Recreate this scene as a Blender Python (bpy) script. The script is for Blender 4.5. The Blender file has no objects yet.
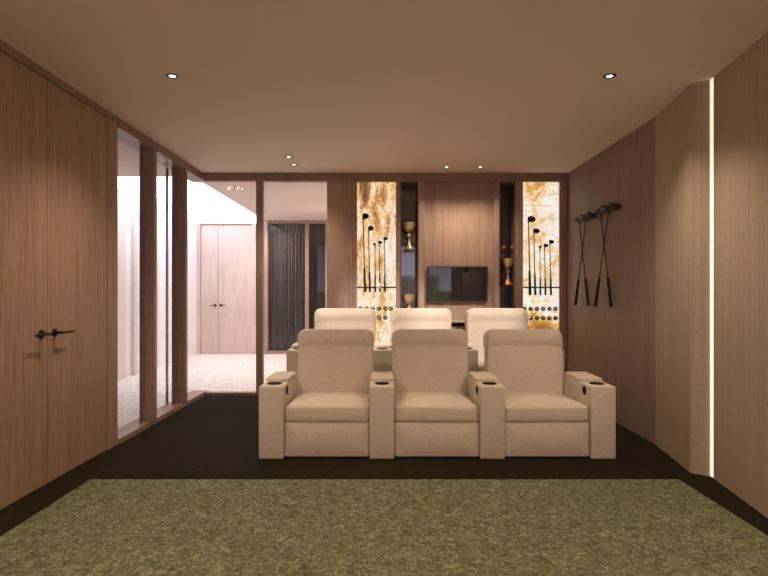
import bpy, bmesh, math, random
from mathutils import Vector, Matrix
random.seed(4)
S = bpy.context.scene
COL = S.collection
PI = math.pi

# ------------------------------------------------------------------ camera, world, exposure
CAMZ = 1.252
cam = bpy.data.objects.new('camera', bpy.data.cameras.new('camera'))
COL.objects.link(cam); S.camera = cam
cam.location = (0, 0, CAMZ); cam.rotation_euler = (PI/2, 0, 0)
cam.data.sensor_width = 36.0; cam.data.lens = 36.0*520/768
cam.data.shift_y = 4.5/768
cam.data.clip_start = 0.05

W = bpy.data.worlds.new('world'); S.world = W; W.use_nodes = True
W.node_tree.nodes['Background'].inputs[0].default_value = (0.80, 0.87, 1.0, 1)
W.node_tree.nodes['Background'].inputs[1].default_value = 5.2

S.view_settings.view_transform = 'Standard'
S.view_settings.look = 'None'
S.view_settings.gamma = 1.0
S.view_settings.use_curve_mapping = False
S.view_settings.exposure = 0.0

WARM = (1.0, 0.83, 0.65)
P_FRONT, P_BACK, P_REARFILL, P_UPFILL, P_SEATFILL = 78, 46, 92, 600, 370
P_HALL = 85      # lamp powers (W)
SCREEN_E = 3.0

# portal in the hall skylight opening (guides the real sky light)
def area(name, loc, rot, sx, sy, power, col=(1, 1, 1), portal=False):
    l = bpy.data.lights.new(name, 'AREA'); l.shape = 'RECTANGLE'; l.size = sx; l.size_y = sy
    l.energy = power; l.color = col
    if portal: l.cycles.is_portal = True
    o = bpy.data.objects.new(name, l); COL.objects.link(o); o.location = loc; o.rotation_euler = rot
    return o
area('skylight_portal', (-3.17, 8.75, 2.76), (0, 0, 0), 1.42, 4.1, 1, portal=True)

YB = 6.317; H = 2.7; YR = -2.2; XL = -2.2      # back wall, ceiling, front wall, left wall
K = YB/520.0
def X(px): return (px-384)*K
def Z(py): return CAMZ + (292.5-py)*K

# ------------------------------------------------------------------ materials
def mat(name, col=(0.5, 0.5, 0.5), rough=0.6, metal=0.0, spec=0.5, emit=None, es=0.0):
    m = bpy.data.materials.new(name); m.use_nodes = True
    b = m.node_tree.nodes['Principled BSDF']
    b.inputs['Base Color'].default_value = (*col, 1)
    b.inputs['Roughness'].default_value = rough
    b.inputs['Metallic'].default_value = metal
    b.inputs['Specular IOR Level'].default_value = spec
    if emit:
        b.inputs['Emission Color'].default_value = (*emit, 1); b.inputs['Emission Strength'].default_value = es
    return m
class NT:
    def __init__(s, m): s.t = m.node_tree; s.b = m.node_tree.nodes.get('Principled BSDF')
    def n(s, typ, **k):
        x = s.t.nodes.new(typ)
        for a, v in k.items(): setattr(x, a, v)
        return x
    def l(s, a, b): s.t.links.new(a, b)
    def coord(s, scale=(1, 1, 1), loc=(0, 0, 0), rot=(0, 0, 0), which='Object'):
        c = s.n('ShaderNodeTexCoord'); mp = s.n('ShaderNodeMapping')
        mp.inputs['Scale'].default_value = scale; mp.inputs['Location'].default_value = loc
        mp.inputs['Rotation'].default_value = rot
        s.l(c.outputs[which], mp.inputs[0]); return mp.outputs[0]
    def noise(s, vec, scale, detail=2, rough=0.5, dist=0.0):
        x = s.n('ShaderNodeTexNoise'); x.inputs['Scale'].default_value = scale
        x.inputs['Detail'].default_value = detail; x.inputs['Roughness'].default_value = rough
        x.inputs['Distortion'].default_value = dist
        s.l(vec, x.inputs['Vector']); return x.outputs[0]
    def ramp(s, fac, stops):
        r = s.n('ShaderNodeValToRGB'); cr = r.color_ramp
        while len(cr.elements) < len(stops): cr.elements.new(0.5)
        for e, (p, c) in zip(cr.elements, stops): e.position = p; e.color = (*c, 1) if len(c) == 3 else c
        s.l(fac, r.inputs[0]); return r.outputs[0]
    def math(s, op, a, b=None, clamp=False):
        x = s.n('ShaderNodeMath', operation=op, use_clamp=clamp)
        for i, v in enumerate((a, b)):
            if v is None: continue
            if isinstance(v, (int, float)): x.inputs[i].default_value = v
            else: s.l(v, x.inputs[i])
        return x.outputs[0]
    def mix(s, f, a, b):
        x = s.n('ShaderNodeMix', data_type='RGBA')
        for i, v in ((0, f), (6, a), (7, b)):
            if isinstance(v, (int, float)): x.inputs[i].default_value = v
            elif isinstance(v, tuple): x.inputs[i].default_value = (*v, 1)
            else: s.l(v, x.inputs[i])
        return x.outputs[2]
    def bump(s, h, strength=0.3, dist=0.01):
        x = s.n('ShaderNodeBump'); x.inputs['Strength'].default_value = strength
        x.inputs['Distance'].default_value = dist
        s.l(h, x.inputs['Height']); s.l(x.outputs[0], s.b.inputs['Normal'])

def wood(name, dark, light, fine=70, rough=0.5, bump=0.25, spec=0.35):
    m = mat(name, light, rough, spec=spec); t = NT(m)
    g1 = t.noise(t.coord((fine, fine, 1.6)), 1.0, 4, 0.6, 0.3)
    g2 = t.noise(t.coord((9, 9, 0.5)), 1.0, 3, 0.5, 1.2)
    g3 = t.noise(t.coord((fine*3, fine*3, 12)), 1.0, 2, 0.5)
    f = t.math('ADD', t.math('MULTIPLY', g1, 0.55), t.math('MULTIPLY', g2, 0.18))
    f = t.math('ADD', f, t.math('MULTIPLY', g3, 0.27))
    c = t.ramp(f, [(0.38, dark), (0.62, light)])
    t.l(c, t.b.inputs['Base Color']); t.bump(g1, bump, 0.004)
    return m
M = {}
M['oak'] = wood('oak_veneer', (0.25, 0.150, 0.098), (0.46, 0.300, 0.205), 60, 0.45)
M['walnut'] = wood('ribbed_walnut', (0.20, 0.130, 0.100), (0.345, 0.240, 0.190), 110, 0.55)
M['oakframe'] = wood('oak_frame', (0.23, 0.145, 0.105), (0.36, 0.235, 0.175), 90, 0.4)
M['backwood'] = wood('back_wall_veneer', (0.27, 0.172, 0.128), (0.46, 0.305, 0.235), 90, 0.5)
M['hallwood'] = wood('pale_hall_veneer', (0.55, 0.40, 0.35), (0.72, 0.56, 0.50), 40, 0.6, 0.5)
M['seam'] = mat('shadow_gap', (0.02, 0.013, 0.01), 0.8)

def fabric_wall():
    m = mat('ribbed_wall_fabric', (0.4, 0.31, 0.22), 0.85, spec=0.15); t = NT(m)
    g = t.noise(t.coord((75, 75, 0.4)), 1.0, 2, 0.6)
    g2 = t.noise(t.coord((90, 90, 90)), 1.0, 3, 0.6)
    f = t.math('ADD', t.math('MULTIPLY', g, 0.6), t.math('MULTIPLY', g2, 0.4))
    t.l(t.ramp(f, [(0.33, (0.34, 0.262, 0.19)), (0.67, (0.49, 0.385, 0.29))]), t.b.inputs['Base Color'])
    t.bump(f, 0.35, 0.004); return m
M['wallfab'] = fabric_wall()

def plaster(name, c, b=0.08):
    m = mat(name, c, 0.85, spec=0.15); t = NT(m)
    t.bump(t.noise(t.coord((1, 1, 1)), 60, 3), b, 0.003); return m
M['ceil'] = plaster('warm_ceiling_paint', (0.84, 0.71, 0.60))
M['hallceil'] = plaster('hall_ceiling_paint', (0.78, 0.66, 0.60))
M['hallwhite'] = plaster('white_hall_paint', (0.88, 0.86, 0.87))
M['hallpink'] = plaster('pale_pink_hall_paint', (0.80, 0.68, 0.63))

def carpet():
    m = mat('dark_carpet', (0.03, 0.024, 0.013), 0.95, spec=0.05); t = NT(m)
    g = t.noise(t.coord((28, 90, 60)), 1.0, 4, 0.7)
    t.l(t.ramp(g, [(0.3, (0.010, 0.0078, 0.0038)), (0.7, (0.029, 0.022, 0.0115))]), t.b.inputs['Base Color'])
    t.bump(g, 0.6, 0.008); return m
M['carpet'] = carpet()
def turf():
    m = mat('olive_turf', (0.16, 0.16, 0.07), 0.95, spec=0.08); t = NT(m)
    v = t.coord((1, 1, 1))
    g = t.noise(v, 24, 3, 0.6, 1.6); g2 = t.noise(v, 75, 3, 0.75, 1.0); g3 = t.noise(v, 1.4, 2)
    f = t.math('ADD', t.math('MULTIPLY', g, 0.55), t.math('MULTIPLY', g2, 0.45))
    c = t.ramp(f, [(0.36, (0.045, 0.047, 0.020)), (0.5, (0.150, 0.157, 0.083)), (0.62, (0.35, 0.36, 0.21))])
    c = t.mix(t.math('MULTIPLY', g3, 0.35), c, (0.15, 0.16, 0.09))
    t.l(c, t.b.inputs['Base Color']); t.bump(f, 0.9, 0.02); return m
M['turf'] = turf()
def linen(name, a, b):
    m = mat(name, b, 0.9, spec=0.12); t = NT(m)
    v = t.coord((1, 1, 1))
    w1 = t.noise(t.coord((30, 200, 400)), 1.0, 2); w2 = t.noise(t.coord((400, 200, 30)), 1.0, 2)
    f = t.math('ADD', t.math('MULTIPLY', w1, 0.5), t.math('MULTIPLY', w2, 0.5))
    t.l(t.ramp(f, [(0.35, a), (0.65, b)]), t.b.inputs['Base Color'])
    t.b.inputs['Sheen Weight'].default_value = 0.15
    t.bump(f, 0.25, 0.003); return m
M['linen'] = linen('beige_linen', (0.56, 0.465, 0.365), (0.74, 0.63, 0.51))
M['black'] = mat('black_metal', (0.018, 0.015, 0.013), 0.35, 0.6)
M['rubber'] = mat('black_rubber', (0.012, 0.011, 0.010), 0.75)
M['putter'] = mat('gunmetal_putter', (0.06, 0.052, 0.04), 0.45, 0.4)
M['steel'] = mat('dark_shaft', (0.03, 0.026, 0.024), 0.4, 0.5)
M['cup'] = mat('dark_cup_well', (0.012, 0.008, 0.006), 0.85, spec=0.1)
M['gold'] = mat('antique_gold', (0.88, 0.67, 0.38), 0.38, 0.65)
M['copper'] = mat('copper', (0.85, 0.36, 0.2), 0.4, 0.8)
M['ball'] = mat('plain_white', (0.82, 0.82, 0.80), 0.35)
M['silver'] = mat('polished_steel_ball', (0.55, 0.55, 0.56), 0.15, 1.0)
M['darkframe'] = mat('dark_window_bar', (0.09, 0.06, 0.05), 0.5)
M['tvframe'] = mat('tv_frame', (0.03, 0.018, 0.012), 0.4)
M['darkglass'] = mat('dark_glass', (0.012, 0.010, 0.010), 0.03, spec=0.6)
M['niche'] = mat('niche_dark_lining', (0.13, 0.088, 0.062), 0.5)
M['nicheback'] = mat('tinted_mirror', (0.075, 0.052, 0.036), 0.03, spec=1.0)
M['nicheback'].node_tree.nodes['Principled BSDF'].inputs['Coat Weight'].default_value = 1.0
M['lens'] = mat('lamp_lens', (1, 1, 1), 0.5, emit=(1.0, 0.93, 0.82), es=3)
M['bulb'] = mat('frosted_bulb', (1, 1, 1), 0.5, emit=(1.0, 0.88, 0.7), es=1.3)
M['led'] = mat('led_diffuser', (1, 1, 1), 0.5, emit=(1.0, 0.88, 0.66), es=0.88)
def glass():
    m = bpy.data.materials.new('clear_glass'); m.use_nodes = True; nt = m.node_tree
    for n in list(nt.nodes): nt.nodes.remove(n)
    o = nt.nodes.new('ShaderNodeOutputMaterial'); tr = nt.nodes.new('ShaderNodeBsdfTransparent')
    gl = nt.nodes.new('ShaderNodeBsdfGlossy'); gl.inputs['Roughness'].default_value = 0.0
    tr.inputs[0].default_value = (0.97, 0.97, 0.97, 1)
    lw = nt.nodes.new('ShaderNodeLayerWeight'); lw.inputs[0].default_value = 0.5
    pw = nt.nodes.new('ShaderNodeMath'); pw.operation = 'POWER'; pw.inputs[1].default_value = 5
    nt.links.new(lw.outputs['Facing'], pw.inputs[0])
    fr = nt.nodes.new('ShaderNodeMath'); fr.operation = 'MULTIPLY_ADD'; fr.inputs[1].default_value = 0.6; fr.inputs[2].default_value = 0.018
    nt.links.new(pw.outputs[0], fr.inputs[0])
    mx = nt.nodes.new('ShaderNodeMixShader')
    nt.links.new(fr.outputs[0], mx.inputs[0]); nt.links.new(tr.outputs[0], mx.inputs[1])
    nt.links.new(gl.outputs[0], mx.inputs[2]); nt.links.new(mx.outputs[0], o.inputs[0])
    return m
M['glass'] = glass()
def pebble():
    m = mat('pale_pebble_floor', (0.8, 0.72, 0.66), 0.7, spec=0.2); t = NT(m)
    v = t.coord((1, 1, 1))
    g = t.noise(v, 26, 4, 0.65, 0.8)
    t.l(t.ramp(g, [(0.35, (0.56, 0.47, 0.43)), (0.6, (0.86, 0.78, 0.73))]), t.b.inputs['Base Color'])
    t.bump(g, 0.6, 0.01); return m
M['pebble'] = pebble()
def curtain_mat():
    m = mat('slate_voile', (0.06, 0.06, 0.075), 0.8, spec=0.2); t = NT(m)
    g = t.noise(t.coord((30, 30, 0.8)), 1.0, 3)
    t.l(t.ramp(g, [(0.35, (0.075, 0.062, 0.060)), (0.7, (0.20, 0.18, 0.20))]), t.b.inputs['Base Color'])
    return m
M['curtain'] = curtain_mat()

def onyx(name, variant):
    m = mat(name, (0.05, 0.04, 0.03), 0.25, spec=0.3); t = NT(m)
    v = t.coord((1, 1, 1))
    sep = t.n('ShaderNodeSeparateXYZ'); t.l(v, sep.inputs[0]); x, z = sep.outputs['X'], sep.outputs['Z']
    if variant == 0:
        n1 = t.noise(t.coord((7.5, 7.5, 2.6), (3.1, 0, 5.3), (0, 0.45, 0)), 1.0, 5, 0.6, 0.9)
        n2 = t.noise(t.coord((5, 5, 1.6), (1.3, 0, 8.2), (0, 0.5, 0)), 1.0, 4, 0.6, 1.4)
        bias = t.math('ADD', t.math('MULTIPLY', t.math('SUBTRACT', z, 1.75), 0.05), t.math('MULTIPLY', t.math('SUBTRACT', X(380), x), 0.10))
        stops = [(0.39, (0.86, 0.80, 0.72)), (0.47, (0.95, 0.80, 0.58)), (0.525, (0.88, 0.56, 0.24)), (0.585, (0.55, 0.25, 0.08)), (0.68, (0.16, 0.08, 0.05))]
    else:
        n1 = t.noise(t.coord((4.5, 4.5, 4.2), (7.7, 0, 1.9), (0, -0.5, 0)), 1.0, 5, 0.6, 1.2)
        n2 = t.noise(t.coord((2.2, 2.2, 5.5), (4.3, 0, 3.2), (0, -0.45, 0)), 1.0, 4, 0.55, 1.2)
        bias = t.math('MAXIMUM', t.math('MULTIPLY', t.math('SUBTRACT', 1.08, z), 0.8), 0.012)
        stops = [(0.42, (0.90, 0.87, 0.83)), (0.50, (0.93, 0.82, 0.68)), (0.57, (0.90, 0.68, 0.42)), (0.64, (0.72, 0.38, 0.09)), (0.72, (0.34, 0.14, 0.03))]
    n3 = t.noise(v, 30, 4, 0.7, 0.3)
    if variant == 0:      # dark rust patch near the upper left corner of the slab
        a_ = t.math('POWER', t.math('SUBTRACT', x, X(363)), 2.0); b_ = t.math('POWER', t.math('MULTIPLY', t.math('SUBTRACT', z, Z(188)), 0.6), 2.0)
        r_ = t.math('SQRT', t.math('ADD', a_, b_))
        bias = t.math('ADD', bias, t.math('MAXIMUM', t.math('MULTIPLY', t.math('SUBTRACT', 0.11, r_), 1.5), 0.0))
    f = t.math('ADD', t.math('ADD', t.math('MULTIPLY', n1, 0.72), t.math('MULTIPLY', n3, 0.28)), bias)
    c = t.ramp(f, stops)
    vein = t.math('SUBTRACT', 1.0, t.math('MULTIPLY', t.math('ABSOLUTE', t.math('SUBTRACT', n2, 0.5)), 30.0), clamp=True)
    c = t.mix(t.math('MULTIPLY', vein, 0.6), c, (0.66, 0.33, 0.09))
    t.l(c, t.b.inputs['Emission Color']); t.b.inputs['Emission Strength'].default_value = 1.0
    return m
M['onyx0'] = onyx('amber_onyx', 0); M['onyx1'] = onyx('cream_onyx', 1)

def landscape():
    # the picture on the projection screen: dusk sky, trees, fairway
    m = mat('projected_landscape', (0.3, 0.3, 0.3), 0.9, spec=0.0); t = NT(m)
    v = t.coord((1, 1, 1), (0, 0, 0.45)); sep = t.n('ShaderNodeSeparateXYZ'); t.l(v, sep.inputs[0])
    x, z = sep.outputs['X'], sep.outputs['Z']
    n = t.noise(v, 2.3, 6, 0.65); n2 = t.noise(v, 14, 5, 0.7)
    sky = t.ramp(t.math('DIVIDE', t.math('SUBTRACT', z, 1.2), 1.4), [(0.0, (0.62, 0.62, 0.74)), (0.5, (0.50, 0.46, 0.62)), (1.0, (0.46, 0.32, 0.46))])
    hx = t.math('SUBTRACT', x, 0.85); dz = t.math('SUBTRACT', z, 1.30)
    def blob(cx, cz, r):
        a = t.math('POWER', t.math('SUBTRACT', x, cx), 2.0); b = t.math('POWER', t.math('SUBTRACT', z, cz), 2.0)
        return t.math('SUBTRACT', r, t.math('SQRT', t.math('ADD', a, b)))
    tree = t.math('MAXIMUM', blob(0.65, 1.20, 0.56), blob(1.42, 1.60, 0.17))
    tree = t.math('MAXIMUM', tree, blob(1.35, 1.35, 0.19)); tree = t.math('MAXIMUM', tree, blob(-1.0, 1.3, 0.6))
    tm = t.math('GREATER_THAN', t.math('ADD', tree, t.math('MULTIPLY', t.math('SUBTRACT', n2, 0.5), 0.5)), 0.0)
    tc = t.ramp(n2, [(0.4, (0.01, 0.012, 0.008)), (0.62, (0.30, 0.27, 0.24))])
    hm = t.math('LESS_THAN', z, t.math('ADD', 1.14, t.math('MULTIPLY', n, 0.28)))
    gc = t.ramp(n2, [(0.35, (0.05, 0.09, 0.035)), (0.7, (0.17, 0.22, 0.08))])
    c = t.mix(hm, sky, gc); c = t.mix(tm, c, tc)
    t.l(c, t.b.inputs['Emission Color']); t.b.inputs['Emission Strength'].default_value = SCREEN_E
    return m
M['screen'] = landscape()

# ------------------------------------------------------------------ helpers
def add_box(bm, x0, x1, y0, y1, z0, z1, bev=0.0, seg=2):
    r = bmesh.ops.create_cube(bm, size=1.0)
    vs = r['verts']
    bmesh.ops.scale(bm, vec=(x1-x0, y1-y0, z1-z0), verts=vs)
    bmesh.ops.translate(bm, vec=((x0+x1)/2, (y0+y1)/2, (z0+z1)/2), verts=vs)
    if bev > 0:
        es = list({e for v in vs for e in v.link_edges})
        bmesh.ops.bevel(bm, geom=es, offset=bev, segments=seg, affect='EDGES', profile=0.5)
def box(*a, **k):
    bm = bmesh.new(); add_box(bm, *a, **k); return bm
def boxes(lst, bev=0.0):
    bm = bmesh.new()
    for b in lst: add_box(bm, *b, bev=bev)
    return bm
def obj(name, bm, m, parent=None, smooth=False, loc=None):
    bmesh.ops.recalc_face_normals(bm, faces=bm.faces)
    me = bpy.data.meshes.new(name)
    if loc is not None: bmesh.ops.translate(bm, vec=-Vector(loc), verts=bm.verts)
    bm.to_mesh(me); bm.free(); me.materials.append(m)
    if smooth:
        for p in me.polygons: p.use_smooth = True
        me.set_sharp_from_angle(angle=math.radians(50))
    o = bpy.data.objects.new(name, me); COL.objects.link(o)
    if loc is not None: o.location = loc
    if parent: o.parent = parent
    return o
def thing(name, label, cat, loc=(0, 0, 0), group=None):
    o = bpy.data.objects.new(name, None); COL.objects.link(o); o.location = loc
    o.empty_display_size = 0.05
    o['label'] = label; o['category'] = cat
    if group: o['group'] = group
    return o
def tag(o, label, cat, group=None):
    o['label'] = label; o['category'] = cat
    if group: o['group'] = group
    return o
def wpart(name, bm, m, parent, smooth=False):
    """part whose mesh is given in world coordinates, under a thing located at parent's world place"""
    base = Vector(parent.location); p = parent.parent
    while p: base = base + Vector(p.location); p = p.parent
    bmesh.ops.translate(bm, vec=-base, verts=bm.verts)
    return obj(name, bm, m, parent, smooth)
def struct(name, bm, m, parent=None, smooth=False):
    o = obj(name, bm, m, parent, smooth)
    if not parent: o['kind'] = 'structure'
    return o
def lathe(prof, n=32, c=(0, 0, 0), axis='Z'):
    bm = bmesh.new(); rings = []
    for r, h in prof:
        ring = []
        for i in range(n):
            a = 2*PI*i/n
            if axis == 'Z': p = (c[0]+r*math.cos(a), c[1]+r*math.sin(a), c[2]+h)
            elif axis == 'Y': p = (c[0]+r*math.cos(a), c[1]+h, c[2]+r*math.sin(a))
            else: p = (c[0]+h, c[1]+r*math.cos(a), c[2]+r*math.sin(a))
            ring.append(bm.verts.new(p))
        rings.append(ring)
    for a, b in zip(rings, rings[1:]):
        for i in range(n): bm.faces.new((a[i], a[(i+1) % n], b[(i+1) % n], b[i]))
    for ring in (rings[0], rings[-1]):
        bm.faces.new(ring)
    bmesh.ops.remove_doubles(bm, verts=bm.verts, dist=1e-6)
    return bm
def tube(p0, p1, r0, r1=None, n=12, bm=None):
    r1 = r0 if r1 is None else r1; bm = bm or bmesh.new()
    p0, p1 = Vector(p0), Vector(p1); d = (p1-p0)
    q = d.to_track_quat('Z', 'Y').to_matrix(); rings = []
    for p, r in ((p0, r0), (p1, r1)):
        rings.append([bm.verts.new(p+q @ Vector((r*math.cos(2*PI*i/n), r*math.sin(2*PI*i/n), 0))) for i in range(n)])
    for i in range(n): bm.faces.new((rings[0][i], rings[0][(i+1) % n], rings[1][(i+1) % n], rings[1][i]))
    bm.faces.new(rings[0]); bm.faces.new(rings[1]); return bm
def rrect(w, h, rad, ns=6):
    """rounded rectangle, centre origin; rad = tr, tl, bl, br"""
    pts = []
    for k, (sx, sy) in enumerate(((1, 1), (-1, 1), (-1, -1), (1, -1))):
        r = max(1e-4, min(rad[k], w/2-1e-4, h/2-1e-4)); cx = sx*(w/2-r); cy = sy*(h/2-r); a0 = k*PI/2
        for i in range(ns+1):
            a = a0 + (PI/2)*i/ns; pts.append((cx+r*math.cos(a), cy+r*math.sin(a)))
    return pts
def pad(w, h, d, rad, bev, bulge=0.02, bulge_back=0.0, mp=None):
    """upholstered slab: outline w*h, depth d; local u (width), v (height), t (0 front .. d back)"""
    bm = bmesh.new(); rings = []
    M2 = min(w, h)/2
    prof = []
    for s in (0.985, 0.85, 0.65, 0.45, 0.25):       # front cap, centre outwards
        ins = bev + (M2-bev)*s; prof.append((ins, -bulge*(1-(1-s)**2)))
    for i in range(7):
        a = PI/2*i/6; prof.append((bev*(1-math.sin(a)), bev*(1-math.cos(a))))
    for i in range(7):
        a = PI/2*i/6; prof.append((bev*(1-math.cos(a)), d-bev+bev*math.sin(a)))
    for s in (0.25, 0.6, 0.985):
        ins = bev + (M2-bev)*s; prof.append((ins, d+bulge_back*(1-(1-s)**2)))
    mp = mp or (lambda u, v, t: (u, t, v))
    for ins, t in prof:
        ww, hh = max(w-2*ins, 0.004), max(h-2*ins, 0.004)
        rr = [max(r-ins, 0.001) for r in rad]
        rings.append([bm.verts.new(mp(u, v, t)) for u, v in rrect(ww, hh, rr)])
    n = len(rings[0])
    for a, b in zip(rings, rings[1:]):
        for i in range(n): bm.faces.new((a[i], a[(i+1) % n], b[(i+1) % n], b[i]))
    bm.faces.new(rings[0]); bm.faces.new(rings[-1])
    return bm
def tilt_pts(bm, pivot, ang):
    bmesh.ops.rotate(bm, cent=pivot, matrix=Matrix.Rotation(ang, 3, 'X'), verts=bm.verts)

# ------------------------------------------------------------------ room shell

struct('floor', box(-2.42, 2.5, YR-0.1, YB+0.06, -0.10, 0.0), M['carpet'])
struct('ceiling', box(-2.34, 2.5, YR-0.1, YB+0.06, H, H+0.12), M['ceil'])
struct('wall_front', box(-2.4, 2.5, YR-0.12, YR, 0, H), M['wallfab'])

# left wall: plain panelling behind, two tall door leaves, then glazing
struct('wall_left', boxes([(-2.32, XL, YR, 2.64, 0, H), (-2.32, -2.235, 2.64, 4.14, 0, H), (-2.32, -2.195, 4.14, 4.285, 0, 2.645)]), M['oak'])
struct('trim_left', boxes([(-2.235, -2.196, YR, YB, 2.648, H)]), M['oakframe'])
def door(n, y0, y1, hy, d, lab):
    o = struct('door_%d' % n, box(-2.235, XL, y0, y1, 0.004, 2.641, bev=0.002, seg=1), M['oak'])
    bm = lathe([(0.0, 0), (0.027, 0), (0.027, 0.008), (0.024, 0.011), (0.0, 0.011)], 28, (XL, hy, 0.985), 'X')
    h = obj('door_handle', bm, M['black'], o, True)
    h['label'] = lab
    bm = tube((XL+0.008, hy, 0.985), (XL+0.058, hy, 0.985), 0.009, n=14)
    tube((XL+0.055, hy-d*0.008, 0.985), (XL+0.055, hy+d*0.125, 0.985), 0.009, 0.0075, 14, bm)
    obj('lever', bm, M['black'], h, True)
    return o
door(1, 3.402, 4.135, 3.47, 1, 'black lever handle pointing to the glazing')
door(2, 2.645, 3.398, 3.335, -1, 'black lever handle pointing away from the glazing')

# left glazing: sill, header, fins
def window(name, frame_bm, panes, m=None):
    o = struct(name, frame_bm, m or M['oakframe'])
    for p in panes: obj('pane', box(*p), M['glass'], o)
    return o
window('window_1', boxes([(-2.36, -2.180, 4.285, YB+0.09, -0.02, 0.045), (-2.36, -2.180, 4.285, YB+0.09, 2.61, 2.645),
                          (-2.31, -2.236, 4.285, YB+0.09, 2.645, H+0.02),
                          (-2.290, -2.155, 4.87, 4.935, 0.045, 2.61), (-2.36, -2.342, 5.62, 5.65, 0.045, 2.6), (-2.310, -2.160, 5.66, 5.72, 0.045, 2.61)]),
       [(-2.246, -2.234, 4.286, 4.869, 0.045, 2.6), (-2.246, -2.234, 4.936, 5.659, 0.045, 2.6), (-2.246, -2.234, 5.721, YB+0.05, 0.045, 2.6)])
window('window_2', boxes([(-2.180, -0.692, YB, YB+0.09, -0.02, 0.035), (-2.180, -0.692, YB, YB+0.09, 2.61, 2.66),
                          (-2.196, -0.692, YB-0.012, YB+0.09, 2.655, H+0.02),
                          (X(256), X(262.6), YB, YB+0.075, 0.035, 2.61)]),
       [(-2.234, X(256), YB+0.04, YB+0.052, 0.035, 2.6), (X(262.6), -0.692, YB+0.04, YB+0.052, 0.035, 2.6)])

# right wall: straight walnut run, then saw-tooth fabric panels
def prism(pts, z0, z1):
    bm = bmesh.new(); a = [bm.verts.new((x, y, z0)) for x, y in pts]; b = [bm.verts.new((x, y, z1)) for x, y in pts]
    n = len(pts)
    for i in range(n): bm.faces.new((a[i], a[(i+1) % n], b[(i+1) % n], b[i]))
    bm.faces.new(a); bm.faces.new(b); return bm
struct('wall_right', box(2.235, 2.5, 4.28, YB+0.34, 0, H), M['walnut'])
SX0, SX1 = 2.218, 2.125
struct('wall_right_panels', prism([(2.235, 4.28), (2.128, 3.61), (SX0, 3.54), (SX0+0.02, 3.54), (SX0+0.02, 3.50), (SX0, 3.50),
                                   (2.12, 2.83), (SX0, 2.76), (2.12, 2.08), (SX0, 2.01), (2.12, 1.33), (SX0, 1.26), (SX0, YR), (2.5, YR), (2.5, 4.28)], 0, H), M['wallfab'])
tag(obj('light_strip', box(SX0, SX0+0.018, 3.502, 3.538, 0.004, H-0.004), M['led']),
    'full-height glowing vertical light strip in the right wall corner', 'light strip')

# back wall joinery
wb = []
def bw(p0, p1, z0=0, z1=2.6, y=YB, y2=YB+0.30): wb.append((X(p0), X(p1), y, y2, z0, z1))
bw(327, 352.7); bw(352.7, 356.9, y=YB+0.012); bw(396, 400.2); bw(418.6, 424.2)
bw(494.6, 499.4); bw(515.6, 523); bw(559.8, 565); bw(565, 568, y=YB+0.02)
bw(424.2, 494.6, y=YB+0.09)
wb.append((X(356.9), X(396), YB+0.075, YB+0.30, 0, 2.6)); wb.append((X(523), X(559.8), YB+0.075, YB+0.30, 0, 2.6))
struct('wall_back', boxes(wb + [(-0.692, X(568), YB+0.30, YB+0.34, 0, 2.6)]), M['backwood'])
struct('trim_back', boxes([(-0.692, X(568), YB-0.006, YB+0.34, 2.6, 2.652), (-0.692, X(568), YB-0.02, YB+0.34, 2.652, H+0.02)]), M['oakframe'])

# ------------------------------------------------------------------ hall beyond the glass
HC = 2.74; YH = 10.8; HX = -3.88
struct('floor_hall', box(-4.1, -0.55, 2.4, YH+0.3, -0.12, -0.02), M['pebble'])
struct('ceiling_hall', boxes([(-4.1, -2.31, 2.4, 6.68, HC, HC+0.1), (-2.34, -0.55, YB+0.06, 6.68, HC, HC+0.1), (-2.46, -0.55, 6.68, YH+0.3, HC, HC+0.1)]), M['hallceil'])
struct('trim_skylight', boxes([(-2.46, -2.42, 6.68, YH, HC+0.1, HC+0.3), (-4.0, -2.42, 6.64, 6.68, HC+0.1, HC+0.3)]), M['hallwhite'])
struct('wall_hall_left', boxes([(-4.1, HX, 2.4, YH+0.3, -0.02, HC+0.12)]), M['hallwhite'])
struct('wall_hall_pilasters', boxes([(HX, HX+0.05, 6.6, 7.72, -0.02, HC-0.001), (HX, HX+0.05, 7.98, 8.08, -0.02, HC-0.001), (HX, HX+0.05, 8.75, 8.85, -0.02, HC-0.001), (HX, HX+0.05, 9.6, 9.7, -0.02, HC-0.001)]), M['hallpink'])
struct('wall_hall_near', boxes([(-4.1, -2.32, 2.3, 2.4, -0.02, HC)]), M['hallpink'])
struct('wall_hall_right', boxes([(-0.69, -0.55, YB+0.34, YH+0.3, -0.02, HC)]), M['hallpink'])
KF = YH/520.0
def XF(px): return (px-384)*KF
def ZF(py): return CAMZ + (292.5-py)*KF
struct('wall_hall_far', boxes([(-4.1, XF(200.5), YH-0.03, YH+0.1, -0.02, 2.69), (XF(256), XF(264.5), YH, YH+0.1, -0.02, HC), (XF(327.5), -0.55, YH, YH+0.1, -0.02, HC),
                               (XF(200.5), XF(256), YH+0.05, YH+0.1, -0.02, 2.69)]), M['hallwood'])
struct('shadow_line_hall', box(XF(200.8), XF(252), YH-0.035, YH-0.001, 2.665, 2.69), M['oakframe'])  # brown strip stands in for the dark shadow line above the doors
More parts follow.
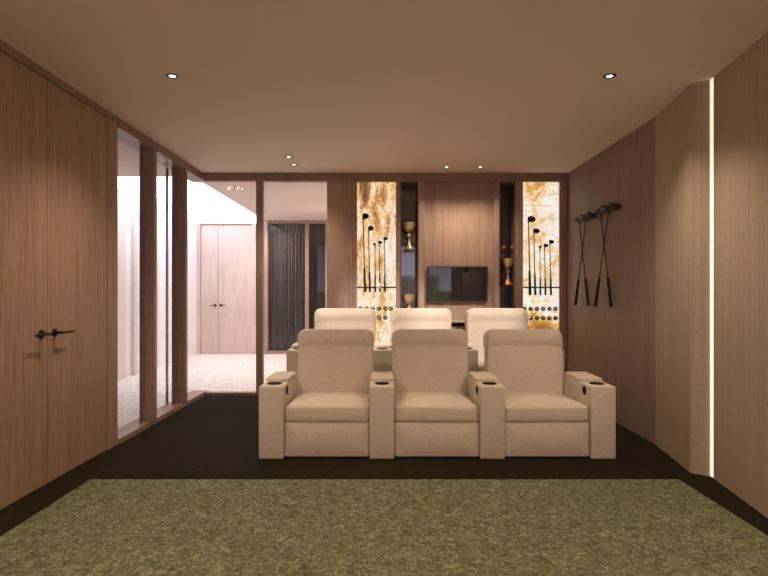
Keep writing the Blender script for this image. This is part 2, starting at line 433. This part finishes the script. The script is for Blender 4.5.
for i, (a, b, hp, d) in enumerate(((200.8, 217.8, 215.3, -1), (218.2, 255.8, 220.8, 1))):
    o = struct('door_%d' % (i+3), box(XF(a), XF(b), YH, YH+0.048, -0.015, 2.67, bev=0.002, seg=1), M['hallwood'])
    bm = lathe([(0, 0), (0.028, 0), (0.028, -0.01), (0, -0.01)], 20, (XF(hp), YH, 0.985), 'Y')
    h = obj('door_handle', bm, M['black'], o, True)
    bm = tube((XF(hp), YH-0.01, 0.985), (XF(hp), YH-0.05, 0.985), 0.009)
    tube((XF(hp)-d*0.008, YH-0.05, 0.985), (XF(hp)+d*0.11, YH-0.05, 0.985), 0.009, 0.008, 12, bm)
    obj('lever', bm, M['black'], h, True)
window('window_3', boxes([(XF(264.5), XF(268.3), YH-0.06, YH+0.1, -0.02, HC), (XF(325.5), XF(329), YH-0.06, YH+0.1, -0.02, HC),
                          (XF(268.3), XF(325.5), YH-0.06, YH+0.1, ZF(223.5), HC), (XF(268.3), XF(325.5), YH-0.06, YH+0.1, -0.02, 0.04),
                          (XF(305.2), XF(309), YH-0.04, YH+0.1, 0.04, ZF(223.5))]),
       [(XF(268.3), XF(305.2), YH-0.005, YH+0.005, 0.04, ZF(223.5)), (XF(309), XF(325.5), YH-0.005, YH+0.005, 0.04, ZF(223.5))], M['backwood'])
def curtain(px0, px1, lab, ph):
    bm = bmesh.new(); x0, x1 = XF(px0), XF(px1); n = 120; z0, z1 = 0.05, ZF(224.2)
    rows = [z0+(z1-z0)*k/8 for k in range(9)]; G = []
    for side in (0, 1):
        for z in rows:
            G.append([bm.verts.new((x0+(x1-x0)*i/n, YH+0.07+0.026*math.sin(i*0.55+ph+0.25*math.sin(z*1.5))+0.012*math.sin(i*1.37)+side*0.004, z)) for i in range(n+1)])
    for s in (0, 9):
        for k in range(8):
            for i in range(n): bm.faces.new((G[s+k][i], G[s+k][i+1], G[s+k+1][i+1], G[s+k+1][i]))
    for k in range(8):
        bm.faces.new((G[k][0], G[k+1][0], G[k+10][0], G[k+9][0])); bm.faces.new((G[k][n], G[k+1][n], G[k+10][n], G[k+9][n]))
    for i in range(n):
        bm.faces.new((G[0][i], G[0][i+1], G[9][i+1], G[9][i])); bm.faces.new((G[8][i], G[8][i+1], G[17][i+1], G[17][i]))
    return tag(obj('curtain', bm, M['curtain'], None, True), lab, 'curtain')
curtain(268.8, 305.0, 'wide slate grey pleated curtain behind the hall window, left of its bar', 0)
curtain(309.2, 325.2, 'narrow slate grey pleated curtain behind the hall window, right of its bar', 1)
struct('wall_hall_outer', box(-2.6, -0.5, YH+0.16, YH+0.2, -0.02, HC+0.1), M['seam'])

# hall ceiling fixture with brass arms
hl = thing('ceiling_lamp', 'small brass ceiling lamp with curved arms on the hall ceiling', 'lamp', (-2.08, 7.25, HC))
wpart('canopy', lathe([(0, 0), (0.05, 0), (0.045, -0.015), (0.012, -0.02), (0.010, -0.06), (0, -0.06)], 24, (-2.08, 7.25, HC)), M['gold'], hl, True)
for k in range(5):
    a = 2*PI*k/5+0.4; c, s = math.cos(a), math.sin(a); bm = bmesh.new()
    pts = [(-2.08+c*r, 7.25+s*r*0.8, HC+z) for r, z in ((0.0, -0.055), (0.05, -0.075), (0.09, -0.06), (0.10, -0.04))]
    for p, q in zip(pts, pts[1:]): tube(p, q, 0.004, n=8, bm=bm)
    ar = wpart('arm', bm, M['gold'], hl, True)
    bmq = bmesh.new(); bmesh.ops.create_uvsphere(bmq, u_segments=12, v_segments=8, radius=0.013, matrix=Matrix.Translation(pts[-1]))
    wpart('bulb', bmq, M['bulb'], ar, True)

# ------------------------------------------------------------------ downlights
def downlight(x, y, power, lab, r=0.038, spot=115, blend=0.9):
    t = thing('downlight', lab, 'ceiling light', (x, y, H), 'recessed downlights in the ceiling')
    wpart('trim_ring', lathe([(r*0.56, -0.001), (r*0.62, -0.003), (r*1.0, -0.004), (r*1.1, -0.002), (r*1.1, 0.0), (r*0.56, 0.0)], 32, (x, y, H)), M['black'], t, True)
    wpart('lens', lathe([(0, -0.002), (r*0.56, -0.002), (r*0.56, -0.0005), (0, -0.0005)], 32, (x, y, H)), M['lens'], t, True)
    l = bpy.data.lights.new('downlight_beam', 'SPOT'); l.energy = power; l.color = WARM
    l.spot_size = math.radians(spot); l.spot_blend = blend; l.shadow_soft_size = 0.02
    o = bpy.data.objects.new('downlight_beam', l); COL.objects.link(o); o.parent = t; o.location = (0, 0, -0.012)
    return t
downlight(-1.415, 3.478, P_FRONT, 'black-rimmed recessed downlight over the turf, on the left near the doors')
downlight(1.508, 3.478, P_FRONT, 'black-rimmed recessed downlight over the turf, on the right near the light strip')
for t_ in [o for o in bpy.data.objects if o.get('category') == 'ceiling light']:      # unseen tilted fill beam added to each to brighten the rear seats
    l = bpy.data.lights.new('rear_seat_fill', 'SPOT'); l.energy = P_SEATFILL; l.color = (1.0, 0.90, 0.82)
    l.spot_size = math.radians(30); l.spot_blend = 0.7; l.shadow_soft_size = 0.02
    o = bpy.data.objects.new('rear_seat_fill', l); COL.objects.link(o); o.parent = t_; o.location = (0, 0, -0.012)
    o.rotation_euler = (Vector((0.4+t_.location.x*0.35, 5.75, 1.02))-t_.location).to_track_quat('-Z', 'Y').to_euler()
downlight(-1.02, 5.557, P_BACK, 'small recessed downlight near the glazing, front one of the left pair')
downlight(-1.02, 5.883, P_BACK, 'small recessed downlight near the glazing, rear one of the left pair')
downlight(0.722, 6.0, P_BACK, 'small recessed downlight above the television, left of the back pair')
downlight(1.111, 6.0, P_BACK, 'small recessed downlight above the television, right of the back pair')
for x, y, w in ((-1.4, 0.9, 'left, before the doors'), (1.5, 0.9, 'right, before the saw-tooth panels'), (-1.4, -1.2, 'left, close to the screen'), (1.5, -1.2, 'right, close to the screen')):
    downlight(x, y, P_REARFILL, 'added fill downlight behind the viewpoint on the ' + w, spot=150)  # unseen lamps added as fill for the seats and ceiling
for x, y, w in ((-2.12, 10.3, 'before the curtained window'), (-0.8, 7.6, 'unseen added fill by the right wall'), (-0.8, 9.2, 'unseen added fill by the right wall, farther back')):  # the two by the right wall are hidden, added to brighten the hall
    t_ = downlight(x, y, P_HALL, 'recessed downlight in the hall ceiling, ' + w, spot=140)
    t_.location.z = HC; t_['group'] = 'hall downlights'
def fill_uplight(x, y, sgn, lab):  # unseen uplights added behind the viewpoint to brighten the ceiling
    t = thing('fill_wall_lamp', lab, 'fill lamp', (x, y, 1.85), 'added unseen fill uplights')
    wpart('backplate', box(min(x, x+sgn*0.012), max(x, x+sgn*0.012), y-0.04, y+0.04, 1.80, 1.95, bev=0.003), M['black'], t)
    wpart('shade', lathe([(0.05, -0.08), (0.052, -0.08), (0.052, 0.08), (0.05, 0.08)], 32, (x+sgn*0.064, y, 1.87)), M['black'], t, True)
    l = bpy.data.lights.new('fill_uplight_beam', 'SPOT'); l.energy = P_UPFILL; l.color = WARM
    l.spot_size = math.radians(140); l.spot_blend = 1.0; l.shadow_soft_size = 0.04
    o = bpy.data.objects.new('fill_uplight_beam', l); COL.objects.link(o); o.parent = t
    o.location = (sgn*0.064, 0, 0.11); o.rotation_euler = (PI+(0.45 if y > 0 else 0.15), -sgn*0.35, 0)
fill_uplight(XL, 1.3, 1, 'added black cylinder fill lamp on the left wall behind the viewpoint, nearer the doors')
fill_uplight(XL, -1.0, 1, 'added black cylinder fill lamp on the left wall, close to the screen')
fill_uplight(SX0, 0.6, -1, 'added black cylinder fill lamp on the right wall, nearer the saw-tooth panels')
fill_uplight(SX0, -1.0, -1, 'added black cylinder fill lamp on the right wall, close to the screen')

# projection screen on the front wall (seen mirrored in the television and the niche)
ps = thing('projection_screen', 'wide projection screen showing trees and dusk sky, facing the seats', 'screen', (0, YR, 0.45))
wpart('screen_frame', box(-1.97, 1.97, YR, YR+0.03, 0.42, 2.66, bev=0.004), M['black'], ps)
wpart('screen_surface', box(-1.92, 1.92, YR+0.03, YR+0.034, 0.47, 2.61), M['screen'], ps)
ps.children[1].location = (0, 0, 0)

# ------------------------------------------------------------------ turf rug and platform
tag(obj('turf_rug', box(-1.948, 1.955, -2.0, 3.446, 0.0, 0.016, bev=0.006), M['turf']), 'large olive green turf rug on the dark floor before the seats', 'rug')
tag(obj('platform', box(-0.96, 1.76, 4.96, 6.05, 0.0, 0.15, bev=0.006), M['carpet']), 'low dark carpeted platform under the rear seat row', 'platform')

# ------------------------------------------------------------------ theatre seats
XA = [-0.848+0.832*i for i in range(4)]
AW = 0.188
def seat_row(y0, z0, lab, controls):
    t = thing('theater_sofa', lab, 'sofa', (0.4, y0+0.5, z0), 'rows of theatre seats')
    bm = boxes([(XA[i]+AW/2+0.01, XA[i+1]-AW/2-0.01, y0+0.12, y0+0.80, z0+0.002, z0+0.26) for i in range(3)])
    wpart('base', bm, M['linen'], t)
    for i, xa in enumerate(XA):
        bm = bmesh.new()
        add_box(bm, xa-AW/2, xa+AW/2, y0, y0+0.592, z0, z0+0.546, bev=0.012, seg=3)
        ar = wpart('armrest', bm, M['linen'], t, True)
        # raised pad behind the cup holder
        bm = pad(AW-0.004, 0.385, 0.040, (0.05, 0.05, 0.012, 0.012), 0.009, 0.003, 0, lambda u, v, q: (xa+u, y0+0.395-v, z0+0.571-q))
        wpart('arm_pad', bm, M['linen'], ar, True)
        zc = z0+0.547
        bm = lathe([(0.0, -0.0005), (0.043, -0.0005), (0.046, 0.0015), (0.053, 0.0035), (0.056, 0.002), (0.056, -0.001), (0.0, -0.001)], 36, (xa, y0+0.128, zc))
        wpart('cup_holder', bm, M['cup'], ar, True)['label'] = 'round dark cup holder'
        for s in controls[i]:
            xs = xa+s*AW/2
            bm = lathe([(0, -0.004), (0.034, -0.004), (0.034, 0.004), (0.028, 0.006), (0, 0.006)] if s > 0 else [(0, 0.004), (0.034, 0.004), (0.034, -0.004), (0.028, -0.006), (0, -0.006)], 28, (xs, y0+0.13, z0+0.495), 'X')
            wpart('seat_control', bm, M['cup'], ar, True)['label'] = 'dark round control button'
    for i in range(3):
        c = (XA[i]+XA[i+1])/2; w = 0.832-AW-0.006
        bm = pad(w, 0.60, 0.130, (0.03, 0.03, 0.05, 0.05), 0.030, 0.042, 0, lambda u, v, q: (c+u, y0+0.322-v, z0+0.398-q))
        tilt_pts(bm, (c, y0+0.02, z0+0.40), math.radians(-2.0))
        wpart('seat_cushion', bm, M['linen'], t, True)
        bm = pad(w, 0.262, 0.10, (0.012, 0.012, 0.02, 0.02), 0.018, 0.014, 0, lambda u, v, q: (c+u, y0+0.022+q, z0+0.139+v))
        wpart('footrest', bm, M['linen'], t, True)
        # backrest
        bm = pad(0.664, 0.60, 0.17, (0.06, 0.06, 0.03, 0.03), 0.026, 0.012, 0.01, lambda u, v, q: (c+0.005+u, y0+0.596+q, z0+0.60+v))
        tilt_pts(bm, (c, y0+0.60, z0+0.30), math.radians(-7))
        br = wpart('backrest', bm, M['linen'], t, True)
        bm = pad(0.670, 0.165, 0.215, (0.072, 0.072, 0.02, 0.02), 0.034, 0.012, 0.01, lambda u, v, q: (c+0.005+u, y0+0.586+q, z0+0.854+v))
        tilt_pts(bm, (c, y0+0.60, z0+0.30), math.radians(-7))
        wpart('headrest', bm, M['linen'], br, True)
    return t
seat_row(3.90, 0.0, 'front row of three joined beige fabric theatre seats on the dark floor', [(1,), (), (-1,), (-1,)])
seat_row(5.01, 0.15, 'rear row of three joined cream theatre seats raised behind the front row', [(1,), (), (-1,), (-1,)])

# ------------------------------------------------------------------ television and console
t = thing('television', 'flat black television on the wood panel between the two dark niches', 'television', (X(458), YB+0.05, Z(284)))
wpart('tv_frame', box(X(428.3), X(488), YB+0.015, YB+0.09, Z(302.3), Z(266.2), bev=0.003), M['tvframe'], t)
wpart('tv_screen', box(X(429.4), X(486.9), YB+0.0135, YB+0.016, Z(300.9), Z(267.4)), M['darkglass'], t)
t = thing('wall_console', 'slim wooden console under the television behind the rear seats', 'console', (X(459), YB, 0.7))
wpart('console_top', box(X(424.5), X(494.5), YB-0.18, YB+0.088, 0.895, 0.915, bev=0.002), M['backwood'], t)
wpart('console_body', box(X(425.5), X(493.5), YB-0.16, YB+0.088, 0.45, 0.84, bev=0.003), M['backwood'], t)
wpart('console_recess', box(X(426.5), X(492.5), YB-0.10, YB+0.088, 0.84, 0.895), M['seam'], t)  # near-black block stands in for the shadow under the console top

# ------------------------------------------------------------------ onyx panels, bars, clubs, balls
tag(obj('onyx_panel', box(X(356.9)+0.001, X(396)-0.001, YB+0.03, YB+0.07, 0.002, 2.598), M['onyx0']), 'backlit onyx wall panel with amber rust streaks, beside the hall glazing', 'wall panel')
tag(obj('onyx_panel', box(X(523)+0.001, X(559.8)-0.001, YB+0.03, YB+0.07, 0.002, 2.598), M['onyx1']), 'backlit cream onyx wall panel with amber veins low down, beside the right wall', 'wall panel')
YC = YB-0.020       # plane of the clubs
for a, b, lab in ((356.9, 396, 'thin black rack bar crossing the amber-streaked onyx panel'), (523, 559.8, 'thin black rack bar crossing the cream onyx panel')):
    t = thing('club_rack', lab, 'rack', (X((a+b)/2), YB, Z(287.4)))
    wpart('bar', box(X(a), X(b), YC+0.016, YC+0.030, Z(288.1), Z(286.7), bev=0.002), M['black'], t)
    for px in (a+1.2, b-1.2):
        wpart('bracket', tube((X(px), YC+0.03, Z(287.4)), (X(px), YB+0.031, Z(287.4)), 0.005), M['black'], t)
def head_mesh(sx, sy, sz, c, yaw=0, roll=0, flat=0.25):
    """driver / iron head: ovoid, blunt at the face side, flatter sole"""
    bm = bmesh.new(); bmesh.ops.create_uvsphere(bm, u_segments=24, v_segments=14, radius=1.0)
    for v in bm.verts:
        x, y, z = v.co
        if z > 0: z *= 0.75
        if x < -0.3: z *= 1.12
        if x > 0.4: z *= 1-0.25*(x-0.4)/0.6
        v.co = (x*sx/2, y*sy/2, z*sz/2)
    bmesh.ops.rotate(bm, cent=(0, 0, 0), matrix=Matrix.Rotation(roll, 3, 'Y'), verts=bm.verts)
    bmesh.ops.rotate(bm, cent=(0, 0, 0), matrix=Matrix.Rotation(yaw, 3, 'Z'), verts=bm.verts)
    bmesh.ops.translate(bm, vec=c, verts=bm.verts); return bm
def wall_club(shx, headbox, gx, gtop, gbot, lab, grp, wide=1.0):
    hx0, hx1, hy0, hy1 = headbox
    pb = Vector((X(gx), YC, Z(gbot))); pt = Vector((X(shx), YC, Z((hy0+hy1)/2+0.6)))
    t = thing('golf_club', lab, 'golf club', tuple(pb), grp)
    g = pb + (pt-pb)*((gbot-gtop)/(gbot-(hy0+hy1)/2))
    wpart('grip', tube(pb, g, 0.0145*wide, 0.0105*wide, 14), M['rubber'], t, True)
    wpart('shaft', tube(g, pt, 0.0062*wide, 0.0048*wide, 10), M['steel'], t, True)
    w, h = X(hx1)-X(hx0), (hy1-hy0)*K
    bm = head_mesh(w, min(0.085, w*0.9), h*1.1, (X((hx0+hx1)/2), YC-0.004, Z((hy0+hy1)/2)), roll=0.18)
    tube(pt+Vector((0, 0, -0.045)), pt+Vector((0.004, 0, 0.008)), 0.0075*wide, 0.010*wide, 12, bm)
    wpart('club_head', bm, M['black'], t, True)
    return t
GL = 'golf clubs on the amber onyx panel'; GR = 'golf clubs on the cream onyx panel'
wall_club(363.2, (362.2, 369.2, 213, 219.2), 365.0, 268, 292, 'tallest golf club on the amber-streaked panel, head up', GL, 1.15)
wall_club(368.6, (368, 374, 225.8, 230.8), 369.9, 272, 292, 'second tallest golf club on the amber-streaked panel', GL)
wall_club(375.0, (373.2, 376.0, 243, 245.6), 375.3, 275, 292, 'golf club with the tiniest head, in the middle on the amber-streaked panel', GL, .8)
wall_club(379.4, (378, 382.6, 240.7, 244), 380.0, 274, 292, 'golf club behind the white ball on the amber-streaked panel', GL, .85)
wall_club(384.6, (383.2, 388.2, 236.8, 240.3), 385.0, 274, 292, 'golf club nearest the goblet niche on the amber-streaked panel', GL, .9)
wall_club(528.0, (527, 535.2, 216, 222.2), 529.6, 271, 295, 'tallest golf club on the cream onyx panel, head up', GR, 1.2)
wall_club(533.4, (532.4, 539.3, 228.4, 233.4), 534.8, 275, 295, 'second tallest golf club on the cream onyx panel', GR)
wall_club(539.4, (538.2, 541.2, 245.6, 248.2), 539.9, 278, 295, 'golf club with the tiniest head, in the middle on the cream onyx panel', GR, .8)
wall_club(544.0, (543, 547.8, 243.6, 247.4), 545.0, 278, 295, 'golf club second from the right wall on the cream onyx panel', GR, .85)
wall_club(549.3, (548.2, 553.6, 239.8, 243.8), 550.5, 277, 295, 'golf club nearest the right wall on the cream onyx panel', GR, .9)
def sphere(r, c, u=24, v=14):
    bm = bmesh.new(); bmesh.ops.create_uvsphere(bm, u_segments=u, v_segments=v, radius=r, matrix=Matrix.Translation(c)); return bm
bc = (X(378.9), YC-0.050, Z(285.7))
b0 = thing('ball', 'bright white ball fixed in front of the rack bar on the amber-streaked panel', 'ball', bc)
wpart('ball_shell', sphere(0.038, bc), M['ball'], b0, True)  # plain white sphere set before the bar
wpart('mounting_pin', tube((bc[0]-0.024, bc[1]+0.02, bc[2]-0.017), (bc[0]-0.024, YC+0.02, bc[2]-0.017), 0.004), M['black'], b0)

bt = thing('mounted_ball', '', 'ball', (0, 0, 0))
ring = obj('ball_cup', lathe([(0.0, 0.0), (0.026, 0.0), (0.027, -0.012), (0.025, -0.014), (0.0235, -0.010), (0.0, -0.006)], 28, (0, 0, 0), 'Y'), M['black'], bt, True)
bb = obj('ball_body', sphere(0.0175, (0, -0.020, 0)), M['silver'], bt, True)
specs = []
for i, px in enumerate((360.3, 366.6, 372.6, 379.0, 385.3, 390.8)): specs.append((px, 308.7, 'L', 0, i))
for i, px in enumerate((379.0, 385.3)): specs.append((px, 317.7, 'L', 1, i+3))
for i, px in enumerate((524.9, 531.2, 537.5, 543.7, 550, 556.1)): specs.append((px, 308.9, 'R', 0, i))
for i, px in enumerate((531.2, 537.5, 543.7, 550, 556.1)): specs.append((px, 318.2, 'R', 1, i+1))
ordl = ['leftmost', 'second from left', 'third from left', 'third from right', 'second from right', 'rightmost']
for j, (px, py, s, row, i) in enumerate(specs):
    if j == 0: r = bt
    else:
        r = bt.copy(); COL.objects.link(r)
        for ch in (ring, bb):
            c = ch.copy(); COL.objects.link(c); c.parent = r
    r.location = (X(px), YB+0.0299, Z(py))
    pan = 'amber-streaked' if s == 'L' else 'cream onyx'
    if s == 'L' and row == 1: pos = ('left', 'right')[i-3]+' one of the two'
    elif row == 1: pos = ['', 'leftmost', 'second from left', 'middle', 'second from right', 'rightmost'][i]
    else: pos = ordl[i]
    r['label'] = 'steel ball, %s in the %s row on the %s panel' % (pos, 'upper' if row == 0 else 'lower', pan)
    r['group'] = 'steel balls on the %s panel' % pan

# ------------------------------------------------------------------ display niches with goblets
def niche(p0, p1, lab, shelves):
    x0, x1 = X(p0), X(p1)
    t = thing('display_niche', lab, 'display niche', ((x0+x1)/2, YB+0.15, 0.001))
    bm = boxes([(x0+0.0005, x0+0.012, YB+0.012, YB+0.285, 0.001, 2.599), (x1-0.012, x1-0.0005, YB+0.012, YB+0.285, 0.001, 2.599),
                (x0+0.012, x1-0.012, YB+0.012, YB+0.285, 2.585, 2.599), (x0+0.012, x1-0.012, YB+0.012, YB+0.285, 0.001, 0.02)])
    wpart('niche_lining', bm, M['niche'], t)
    wpart('mirror_back', box(x0+0.012, x1-0.012, YB+0.28, YB+0.298, 0.001, 2.599), M['nicheback'], t)
    for z in shelves:
        wpart('glass_shelf', box(x0+0.012, x1-0.012, YB+0.02, YB+0.278, z-0.008, z, bev=0.001), M['glass'], t)
def ZN(py, y=YB+0.11): return CAMZ + (292.5-py)*y/520
def XN(px, y=YB+0.11): return (px-384)*y/520
niche(400.2, 418.6, 'tall dark mirrored display niche between the amber-streaked panel and television', (ZN(249.8), ZN(321.5)))
niche(499.4, 515.6, 'tall dark display niche between the television and cream onyx panel', (ZN(248.8), ZN(285.2)))
def goblet(px, py, lab, s=1.0, cop=False):
    x, y, z = XN(px), YB+0.11, ZN(py)
    t = thing('goblet', lab, 'goblet', (x, y, z), 'gold goblets in the display niches')
    def pr(l): return [(r*s, h*s) for r, h in l]
    wpart('foot', lathe(pr([(0, 0), (0.058, 0), (0.060, 0.006), (0.054, 0.016), (0.050, 0.030), (0.034, 0.046), (0.022, 0.070), (0.015, 0.10), (0, 0.10)]), 40, (x, y, z)), M['copper'] if cop else M['gold'], t, True)
    wpart('stem', lathe(pr([(0, 0.10), (0.014, 0.10), (0.011, 0.135), (0.013, 0.15), (0.024, 0.158), (0.029, 0.172), (0.024, 0.19), (0.014, 0.198), (0.012, 0.207), (0.018, 0.214), (0, 0.214)]), 40, (x, y, z)), M['gold'], t, True)
    wpart('bowl', lathe(pr([(0, 0.214), (0.020, 0.214), (0.046, 0.228), (0.066, 0.256), (0.076, 0.295), (0.079, 0.330), (0.081, 0.334), (0.078, 0.336), (0.074, 0.330), (0.071, 0.297), (0.060, 0.262), (0.040, 0.238), (0, 0.228)]), 40, (x, y, z)), M['gold'], t, True)
goblet(409, 249.8, 'gold goblet standing high in the niche left of the television')
goblet(409.2, 321.5, 'gold goblet low in the niche left of the television, half hidden by seats')
goblet(507.8, 285.2, 'gold goblet with copper foot in the niche right of the television', 0.98, True)
for px, s in ((503.7, 'left'), (512.4, 'right')):
    x, y, z = XN(px), YB+0.11, ZN(248.8)
    t = thing('glass_trophy', 'slim clear glass trophy on a copper block, %s one of the niche pair' % s, 'trophy', (x, y, z), 'glass trophies in the niche')
    wpart('base_block', box(x-0.019, x+0.019, y-0.019, y+0.019, z, z+0.038, bev=0.004), M['copper'], t)
    wpart('glass_flute', lathe([(0, 0.038), (0.012, 0.038), (0.006, 0.06), (0.010, 0.09), (0.026, 0.15), (0.038, 0.205), (0.035, 0.205), (0.022, 0.15), (0.006, 0.095), (0, 0.09)], 28, (x, y, z)), M['glass'], t, True)

# ------------------------------------------------------------------ crossed putters on the right wall
def putter(y_h, z_h, y_g, z_g, lab, layer):
    xw = 2.235-0.035-layer*0.022
    ph, pg = Vector((xw, y_h, z_h)), Vector((xw, y_g, z_g))
    t = thing('putter', lab, 'putter', tuple(pg), 'crossed putters on the right wall')
    g = pg+(ph-pg)*0.31
    wpart('grip', tube(pg, g, 0.0165, 0.013, 14), M['rubber'], t, True)
    wpart('shaft', tube(g, ph, 0.0058, 0.0055, 10), M['steel'], t, True)
    bm = bmesh.new()
    add_box(bm, xw-0.030, 2.236, y_h-0.150, y_h+0.050, z_h-0.004, z_h+0.046, bev=0.016, seg=3)
    add_box(bm, xw-0.052, xw+0.012, y_h-0.060, y_h+0.075, z_h+0.000, z_h+0.034, bev=0.012, seg=3)
    for q in (-0.09, -0.05): add_box(bm, xw-0.022, xw+0.018, y_h+q-0.010, y_h+q+0.010, z_h+0.038, z_h+0.060, bev=0.005)
    tube(ph+Vector((0, 0, -0.03)), ph+Vector((0, 0, 0.006)), 0.010, 0.011, 12, bm)
    wpart('putter_head', bm, M['putter'], t, True)
putter(5.86, 2.055, 5.60, 1.115, 'crossed putter whose head hangs farthest back, near the wall corner', 0)
putter(5.60, 2.045, 5.92, 1.110, 'crossed putter with the second head from the back wall corner', 1)
putter(5.28, 2.062, 5.04, 1.112, 'crossed putter with the third head from the back wall corner', 0)
putter(5.04, 2.045, 5.36, 1.108, 'crossed putter with the head nearest the fabric wall panels', 1)
